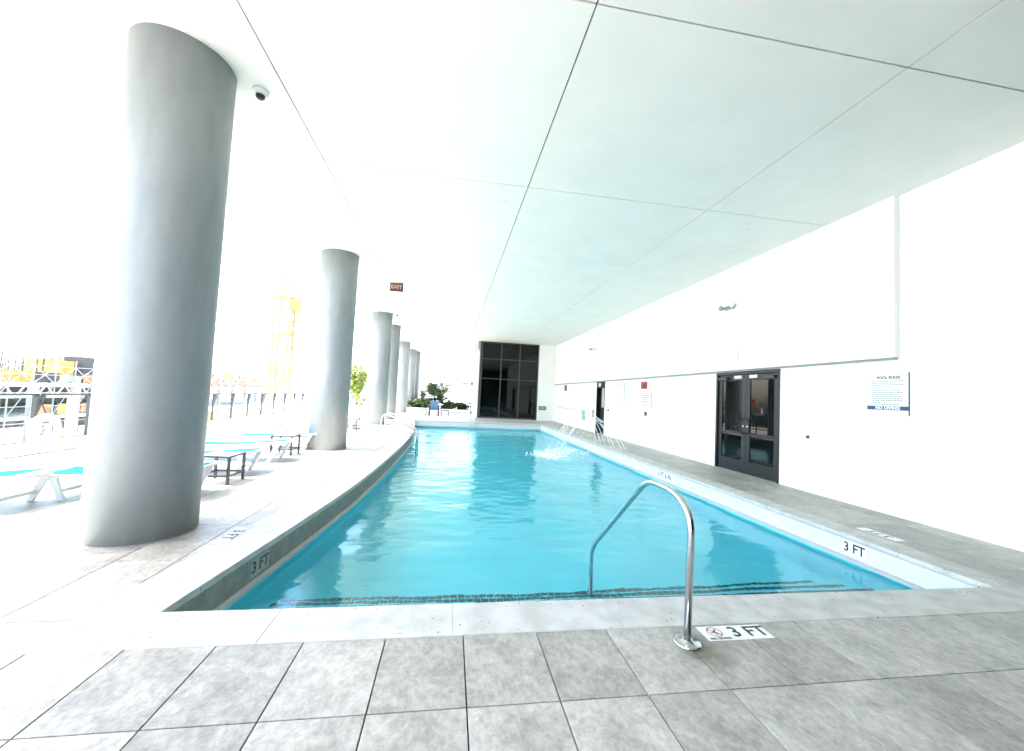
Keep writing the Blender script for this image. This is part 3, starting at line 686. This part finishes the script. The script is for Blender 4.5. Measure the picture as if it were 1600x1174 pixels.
# ------------------------------------------------------------------ depth markers
ZT = .001
dm = thing('depth_marker', (2.07, 2.60, 0), 'white plate with no diving symbol and 3 FT set in the front tiles', 'depth marker', 'pool depth markers')
MB().box(1.83, 2.33, 2.535, 2.695, ZT, .0045).build('plate', 'plate', dm)
T2 = .0052
text('depth_figure', '3 FT', .155, (2.185, 2.615, T2), (1, 0, 0), (0, 1, 0), 'black', dm, bold=.002)
text('small_words', 'NO DIVING', .030, (1.93, 2.553, T2), (1, 0, 0), (0, 1, 0), 'black', dm, bold=.0006)
q = MB(); c = Vector((1.93, 2.628, T2))
for i in range(28):
    a, a2 = 2*math.pi*i/28, 2*math.pi*(i+1)/28
    q.quad(*[c+Vector((r_*math.cos(t), r_*math.sin(t), .0006)) for r_, t in ((.054, a), (.054, a2), (.046, a2), (.046, a))])
q.quad(c+Vector((-.038, .03, .0006)), c+Vector((-.032, .036, .0006)), c+Vector((.038, -.03, .0006)), c+Vector((.032, -.036, .0006)))
q.build('ban_ring', 'redprint', dm)
q = MB(); q.bar(c+Vector((.02, .03, 0)), c+Vector((-.005, -.005, 0)), .010, .0006); q.bar(c+Vector((-.005, -.005, 0)), c+Vector((.01, -.032, 0)), .008, .0006); q.bar(c+Vector((-.005, .0, 0)), c+Vector((-.03, -.008, 0)), .008, .0006); q.build('diver_pictogram', 'black', dm)
d2 = thing('depth_marker', (XP, 4.45, -.14), '3 FT marker on the near white right pool wall', 'depth marker', 'pool depth markers')
MB().box(XP-.004, XP-.0005, 4.28, 4.60, -.24, -.065).build('plate', 'white', d2)
text('depth_figure', '3 FT', .165, (XP-.0055, 4.44, -.152), (0, -1, 0), (0, 0, 1), 'black', d2, bold=.003, sx=.9)
d3 = thing('depth_marker', (XP, 9.0, -.14), '3 FT 6 IN marker farther along the right pool wall', 'depth marker', 'pool depth markers')
MB().box(XP-.004, XP-.0005, 8.6, 9.4, -.24, -.065).build('plate', 'plate', d3)
text('depth_figure', '3 FT 6 IN', .165, (XP-.0055, 9.0, -.152), (0, -1, 0), (0, 0, 1), 'black', d3, bold=.003, sx=.95)
d4 = thing('depth_marker', (-1.76, 4.28, -.14), '3 FT marker on the shaded left pool wall', 'depth marker', 'pool depth markers')
dirv = Vector((xl(4.45)-xl(4.1), .35, 0)).normalized(); nv = Vector((dirv.y, -dirv.x, 0)); c4 = Vector((xl(4.28), 4.28, -.152))
m_ = MB(); a = c4-dirv*.15+nv*.001; e = c4+dirv*.15+nv*.001
m_.loft([a-Vector((0, 0, .085)), e-Vector((0, 0, .085)), e+Vector((0, 0, .085)), a+Vector((0, 0, .085))], [a+nv*.004-Vector((0, 0, .085)), e+nv*.004-Vector((0, 0, .085)), e+nv*.004+Vector((0, 0, .085)), a+nv*.004+Vector((0, 0, .085))]); m_.build('plate', mat('grey_marker', (.34, .34, .32), .6, var=.15, scale=20), d4)  # plate in a darker grey for less contrast with the wall around it
text('depth_figure', '3 FT', .15, c4+nv*.0065, dirv, (0, 0, 1), 'black', d4, bold=.003)
for (x, y, r_, u_, lb, s) in ((-2.17, 4.62, (0, -1, 0), (1, 0, 0), '3 FT marker lying on the deck beside the nearest column', '3 FT'), (5.72, 4.55, (0, 1, 0), (-1, 0, 0), '3 FT marker lying on the grey deck by the right wall', '3 FT')):
    t = thing('depth_marker', (x, y, 0), lb, 'depth marker', 'pool depth markers')
    MB().box(x-.08, x+.08, y-.25, y+.25, ZT, .0045 if x > 0 else .0085).build('plate', 'plate' if x > 0 else 'coping', t)
    text('depth_figure', s, .155, (x, y-.02*0, .0052 if x > 0 else .0095), r_, u_, 'black', t, bold=.002)

# ------------------------------------------------------------------ loungers and tables
def make_lounger(mf, ms, name, lb, grp):
    L0 = Vector((-3.35, 7.75, 0)); t = thing(name, L0, lb, 'sun lounger', grp)
    X0, X1, W2 = -3.30, -5.15, .31; yc = 7.75
    def surf(x):
        s = (X0-x)/(X0-X1); return .36+.05*math.cos(s*3.0)-.035*math.sin(s*math.pi)
    for s in (-1, 1):
        MB().tube([(X0+(X1-X0)*i/16, yc+s*W2, surf(X0+(X1-X0)*i/16)) for i in range(17)], .024, 8).build('side_rail', mf, t)
        for xx, lean in ((X0-.12, -.17), (X1+.25, .12)):
            z = surf(xx)-.01
            MB().loft([(xx+lean-.03, yc+s*W2-.02, 0.005), (xx+lean+.03, yc+s*W2-.02, .005), (xx+lean+.03, yc+s*W2+.02, .005), (xx+lean-.03, yc+s*W2+.02, .005)], [(xx-.045, yc+s*W2-.02, z), (xx+.045, yc+s*W2-.02, z), (xx+.045, yc+s*W2+.02, z), (xx-.045, yc+s*W2+.02, z)]).build('leg', mf, t)
    for xx in (X0-.25, X1+.34): MB().box(xx-.02, xx+.02, yc-W2, yc+W2, .10, .14).build('crossbar', mf, t)
    MB().tube([(X0, yc-W2, surf(X0)), (X0, yc+W2, surf(X0))], .022, 8).build('end_rail', mf, t)
    q = MB(); N = 18; v = []
    for i in range(N+1):
        x = X0-.02+(X1-X0+.04)*i/N; v.append([q.b.verts.new((x, yc+W2*(j/3-1)*.97, surf(x)+.012-.018*(1-(j/3-1)**2))) for j in range(7)])
    for A, B in zip(v, v[1:]):
        for j in range(6): f = q.b.faces.new((A[j], A[j+1], B[j+1], B[j])); f.smooth = True
    q.build('sling', ms, t)
    return t
lg = make_lounger('frame', 'sling', 'sun_lounger', 'pale blue sun lounger just beyond the nearer dark side table', 'pale blue loungers on the left deck')
lo = lg.location.copy()
for y, xo, lb in ((6.2, 0, 'pale blue sun lounger before the nearer dark side table'), (9.1, 0, 'pale blue sun lounger before the second dark side table'), (10.85, 0.05, 'pale blue sun lounger at the foot of the second column'),
                  (5.55, -1.5, 'pale blue sun lounger left of the nearest column'), (16.75, -.25, 'pale blue sun lounger far back between second and third columns'), (13.4, -.3, 'pale blue sun lounger behind the second column')):
    copy_tree(lg, Vector((lo.x+xo, y, 0)), lb)
def make_table():
    t = thing('side_table', (-3.55, 7.05, 0), 'dark square side table close behind the nearest column', 'side table', 'dark square side tables between the loungers')
    x0, x1, y0, y1 = -3.78, -3.32, 6.80, 7.30; h = .45
    for x in (x0+.02, x1-.02):
        for y in (y0+.02, y1-.02): MB().box(x-.018, x+.018, y-.018, y+.018, 0, h-.02).build('leg', 'darkgrey', t)
    f = MB(); f.box(x0, x1, y0, y0+.03, h-.03, h); f.box(x0, x1, y1-.03, y1, h-.03, h); f.box(x0, x0+.03, y0+.03, y1-.03, h-.03, h); f.box(x1-.03, x1, y0+.03, y1-.03, h-.03, h); f.build('top_frame', 'darkgrey', t)
    MB().box(x0+.03, x1-.03, y0+.03, y1-.03, h-.022, h-.006).build('top_panel', 'white', t)
    s = MB(); s.box(x0+.04, x1-.04, y0+.01, y0+.03, .12, .15); s.box(x0+.04, x1-.04, y1-.03, y1-.01, .12, .15); s.box(x1-.03, x1-.01, y0+.04, y1-.04, .12, .15); s.box(x0+.01, x0+.03, y0+.04, y1-.04, .12, .15); s.build('stretcher', 'darkgrey', t)
    return t
tb = make_table()
copy_tree(tb, Vector((-3.7, 9.92, 0)), 'dark square side table in front of the second column')
copy_tree(tb, Vector((-3.7, 16.2, 0)), 'dark square side table far off between second and third columns')

# far armchair with two tables
ch = thing('armchair', (-1.06, 27.5, 0), 'dark armchair with blue sling back in front of the far hedge', 'chair')
for x in (-1.36, -.76):
    for y in (27.2, 27.75): MB().box(x-.04, x+.04, y-.03, y+.03, 0, .62 if y < 27.5 else .9).build('leg', 'darkgrey', ch)
    MB().box(x-.05, x+.05, 27.15, 27.8, .62, .66).build('arm', 'darkgrey', ch)
MB().box(-1.32, -.80, 27.2, 27.75, .38, .43).build('seat', 'slingd', ch); MB().box(-1.31, -.81, 27.62, 27.67, .43, .98, rot=Matrix.Rotation(R(-12), 3, 'X')).build('backrest', mat('sling_steel_blue', (.07, .18, .30), .7), ch)
for sx, lb in ((-1, 'low dark side table left of the far armchair'), (1, 'low dark side table right of the far armchair')):
    cx = -1.06+sx*.72; t = thing('low_table', (cx, 27.4, 0), lb, 'side table', 'low tables beside the far armchair')
    MB().box(cx-.27, cx+.27, 27.15, 27.65, .36, .41).build('top', 'darkgrey', t)
    for x in (cx-.24, cx+.24): MB().bar((x, 27.4, .36), (x+sx*.05, 27.4, 0), .04).build('leg', 'darkgrey', t)

# ------------------------------------------------------------------ planting
def leaves(mb_, c, rad, n_, size, seed, shape=None):
    rr = random.Random(seed); C_ = [(Vector((rr.gauss(0, .42), rr.gauss(0, .42), rr.gauss(0, .42))), rr.uniform(.18, .42)) for _ in range(int(16))]
    for k in range(n_):
        cc, cr_ = rr.choice(C_); p = cc+Vector((rr.gauss(0, 1), rr.gauss(0, 1), rr.gauss(0, 1)))*cr_*.5
        p = Vector((p.x*rad[0], p.y*rad[1], p.z*rad[2]))+Vector(c)
        if p.z < 0.02: continue
        a = Vector((rr.gauss(0, 1), rr.gauss(0, 1), rr.gauss(0, 1))).normalized(); b_ = a.orthogonal().normalized(); s = size*rr.uniform(.6, 1.3)
        mb_.quad(p-b_*s*.35, p+a*s, p+b_*s*.35, p-a*s*.9)
def shrub(name, x, y, z0, rad, n_, size, m, lb, cat, seed, grp=None, trunk=None):
    t = thing(name, (x, y, z0), lb, cat, grp)
    hh = trunk or rad[2]*.9
    tm = MB(); tm.tube([(x, y, z0), (x+.03, y, z0+hh*.5), (x-.02, y, z0+hh)], .04, 8, rr=[.05, .035, .02])
    tm.build('trunk', 'bark', t)
    for q in range(5):
        a = q*1.3; MB().tube([(x, y, z0+hh*.5), (x+math.cos(a)*rad[0]*.35, y+math.sin(a)*rad[1]*.3, z0+hh*.95+rad[2]*.2)], .02, 6, rr=[.02, .008]).build('branch', 'bark', t)
    mb_ = MB(); leaves(mb_, (x, y, z0+(trunk or 0)+rad[2]*.75), rad, n_, size, seed); mb_.build('crown', m, t, norm=False)
pl = thing('planter', (-1, 34.6, 0), 'long low white planter wall along the far deck edge', 'planter')
MB().box(-9, 1.69, 33.3, 33.45, 0, .22, bev=.01).build('front_kerb', 'wall', pl); MB().box(-9, 1.69, 33.45, 36.9, 0, .16).build('soil_bed', 'soil', pl)
shrub('flowering_tree', -1.35, 34.2, .16, (1.15, .9, 1.0), 3000, .11, 'leaf', 'tall loose dark shrub right behind the far armchair', 'shrub', 3, trunk=.45)
hx = [(-3.1, 'low hedge plant at the foot of the sixth column'), (-2.4, 'low hedge plant left of the tall loose shrub'), (-.5, 'low hedge plant just right of the tall loose shrub'), (.1, 'second hedge plant right of the tall loose shrub'), (.7, 'third hedge plant right of the tall loose shrub'), (1.25, 'last hedge plant against the glazed box')]
for k, (x, lb) in enumerate(hx): shrub('hedge_plant', x, 34.1, .16, (.70, .5, .42), 1500, .085, 'leaf', lb, 'hedge', 20+k, 'low hedge plants along the far planter')
shrub('lime_tree', -8.45, 38.2, -.6, (1.0, 1.0, 1.9), 2200, .16, 'leafb', 'yellow green tree seen left of the third column', 'tree', 50, trunk=1.4)
shrub('lime_bush', -8.1, 36.5, .1, (.8, .6, .5), 700, .09, 'leafb', 'bright yellow green bush under the yellow green tree', 'shrub', 51)

for x, y, h_, lb in ((-1.4, 60, 2.65, 'dark twin head street lamp above the far hedge, left one'), (3.1, 60, 3.0, 'dark twin head street lamp beside the glazed box')):
    t = thing('street_lamp', (x, y, -14), lb, 'street lamp', 'twin head street lamps beyond the hedge')
    MB().tube([(x, y, -14), (x, y, h_)], .09, 8).build('pole', 'grey', t)
    for s in (-1, 1):
        MB().bar((x, y, h_), (x+s*1.0, y, h_+.05), .08).build('arm', 'grey', t); MB().box(x+s*1.0-.45, x+s*1.0+.45, y-.25, y+.25, h_-.05, h_+.15, bev=.05).build('lamp_head', 'darkgrey', t)
    MB().box(x-.25, x+.25, y-.2, y+.2, h_-.1, h_+.35, bev=.04).build('bracket', 'darkgrey', t)

# ------------------------------------------------------------------ construction site and crane
def lattice(mb_, x, y, z0, z1, w_, step, th, dt):
    for a in (-1, 1):
        for c in (-1, 1): mb_.bar((x+a*w_/2, y+c*w_/2, z0), (x+a*w_/2, y+c*w_/2, z1), th)
    z = z0; f = 1
    while z < z1-.1:
        zn = min(z+step, z1)
        for (a, c, a2, c2) in ((-1, -1, 1, -1), (1, -1, 1, 1), (1, 1, -1, 1), (-1, 1, -1, -1)):
            p, q_ = Vector((x+a*w_/2, y+c*w_/2, 0)), Vector((x+a2*w_/2, y+c2*w_/2, 0))
            s, e_ = (p, q_) if f > 0 else (q_, p)
            mb_.bar(s+Vector((0, 0, z)), e_+Vector((0, 0, zn)), dt); mb_.bar(p+Vector((0, 0, z)), q_+Vector((0, 0, z)), dt)
        z = zn; f = -f
cr = thing('tower_crane', (-21.8, 55, -14), 'yellow lattice crane mast rising behind the glass railing', 'crane')
q = MB(); lattice(q, -21.8, 55, -14, 12.6, 1.75, 1.7, .17, .09); q.build('mast', 'yellow', cr)
q = MB(); lattice(q, -22.1, 55, 13.0, 16.6, .9, .9, .12, .07); q.build('mast_head', 'yellow', cr)
q = MB(); lattice(q, -20.3, 54.6, 5.5, 14.2, .7, .9, .1, .06); q.build('hoist_mast', 'orange', cr)
for z in (12.7, 8.0, 3.0): 
    q = MB(); q.box(-23.0, -20.6, 53.9, 56.1, z, z+.14); q.box(-23.0, -20.6, 53.9, 53.98, z+.14+.8, z+.98+.04)
    for x in (-23, -22.2, -21.4, -20.65): q.box(x, x+.06, 53.9, 53.98, z+.14, z+.94)
    q.build('platform', 'yellow', cr)
MB().box(-21.0, -19.9, 54.0, 55.4, 11.2, 12.6, bev=.1).build('cab', 'ochre', cr)

bs = thing('unfinished_building', (-55, 75, -14), 'unfinished concrete building with orange nets and yellow formwork', 'building')
lv = [-14, -10.4, -6.8, -3.2, .4]
for k, z in enumerate(lv[1:]):
    MB().box(-70, -45, 40, 108, z-.35, z).build('floor_slab', 'conc', bs)
for k, (z0, z1) in enumerate(zip(lv, lv[1:])):
    q = MB()
    for j in range(14): q.box(-45.9, -45.3, 41+j*5.1, 41.6+j*5.1, z0, z1-.35)
    for j in range(14): q.box(-58.9, -58.3, 41+j*5.1, 41.6+j*5.1, z0, z1-.35)
    q.build('column_row', 'conc', bs)
    MB().box(-69, -66, 42, 106, z0, z1-.35).build('core_wall', 'conc', bs)
rr = random.Random(12)
mats = ['orange', 'redban', 'ochre', 'white', 'teal', 'orange', 'ochre', 'darkgrey', 'grey']
y = 42.0; k = 0
while y < 106:
    L = rr.uniform(1.6, 4.2); mm_ = rr.choice(mats)
    MB().box(-45.25, -45.12, y, y+L, .5, rr.uniform(1.1, 2.3)).build('netting_panel', mm_, bs)
    if rr.random() < .6: MB().box(-45.28, -45.16, y, y+L*.9, rr.choice([-3.1, -6.7])+.1, rr.choice([-3.1, -6.7])+1.4).build('netting_panel', rr.choice(mats), bs) if False else MB().box(-45.28, -45.16, y, y+L*.9, -3.1, -1.9).build('netting_panel', rr.choice(mats), bs)
    if rr.random() < .5: MB().box(-46+rr.uniform(-3, 0), -45.4, y, y+L*.7, .5, rr.uniform(1.6, 3.9)).build('formwork', rr.choice(['ochre', 'yellow', 'orange', 'darkgrey', 'redban']), bs)
    for zz in (-13.9, -10.3, -6.7):
        if rr.random() < .85: MB().box(-45.28, -45.16, y, y+L*.97, zz, zz+rr.uniform(1.8, 3.0)).build('netting_panel', rr.choice(['white', 'white', 'conc', 'cream', 'orange', 'ochre', 'plate', 'teal']), bs)
    y += L+rr.uniform(.1, .8); k += 1
q = MB(); y = 41
while y < 107:
    q.bar((-44.9, y, -14), (-44.9, y, 3.2), .1); q.bar((-44.9, y, -14.0+3.6*3), (-44.9, y+2.4, -14+3.6*4), .07); q.bar((-44.9, y, .4), (-44.9, y+2.4, 2.4), .07); q.bar((-44.9, y+2.4, .4), (-44.9, y, 2.4), .07); y += 2.4
for z in (-6.0, -3.9, -2.1, -.6, .45, 1.4, 2.4): q.bar((-44.9, 41, z), (-44.9, 107, z), .08)
tag(q.build('scaffolding', 'grey', bs), kind='stuff')
# rebar starter bars on the roof
q = MB()
for j in range(150):
    y = rr.uniform(42, 107); x = rr.uniform(-50, -46); q.bar((x, y, .4), (x+rr.uniform(-.2, .2), y, rr.uniform(2, 4.2)), .07)
tag(q.build('starter_bars', 'darkgrey', bs), kind='stuff')
# truss gantry seen through the near railing
tg = thing('truss_gantry', (-30, 36, -14), 'grey lattice truss walkway in front of the unfinished building', 'truss')
q = MB(); y = 22; 
for z in (-.15, .75): 
    for x in (-30, -29.2): q.bar((x, 20, z), (x, 37, z), .12)
while y < 36.5: q.bar((-29.2, y, -.15), (-29.2, y+.7, .75), .07); q.bar((-29.2, y+.7, .75), (-29.2, y+1.4, -.15), .07); y += 1.4
q.build('truss', 'grey', tg)
for y in (23, 30, 36.5): MB().box(-29.8, -29.4, y-.2, y+.2, -14, -.15).build('support', 'conc', tg)
print('objects', len(bpy.data.objects))
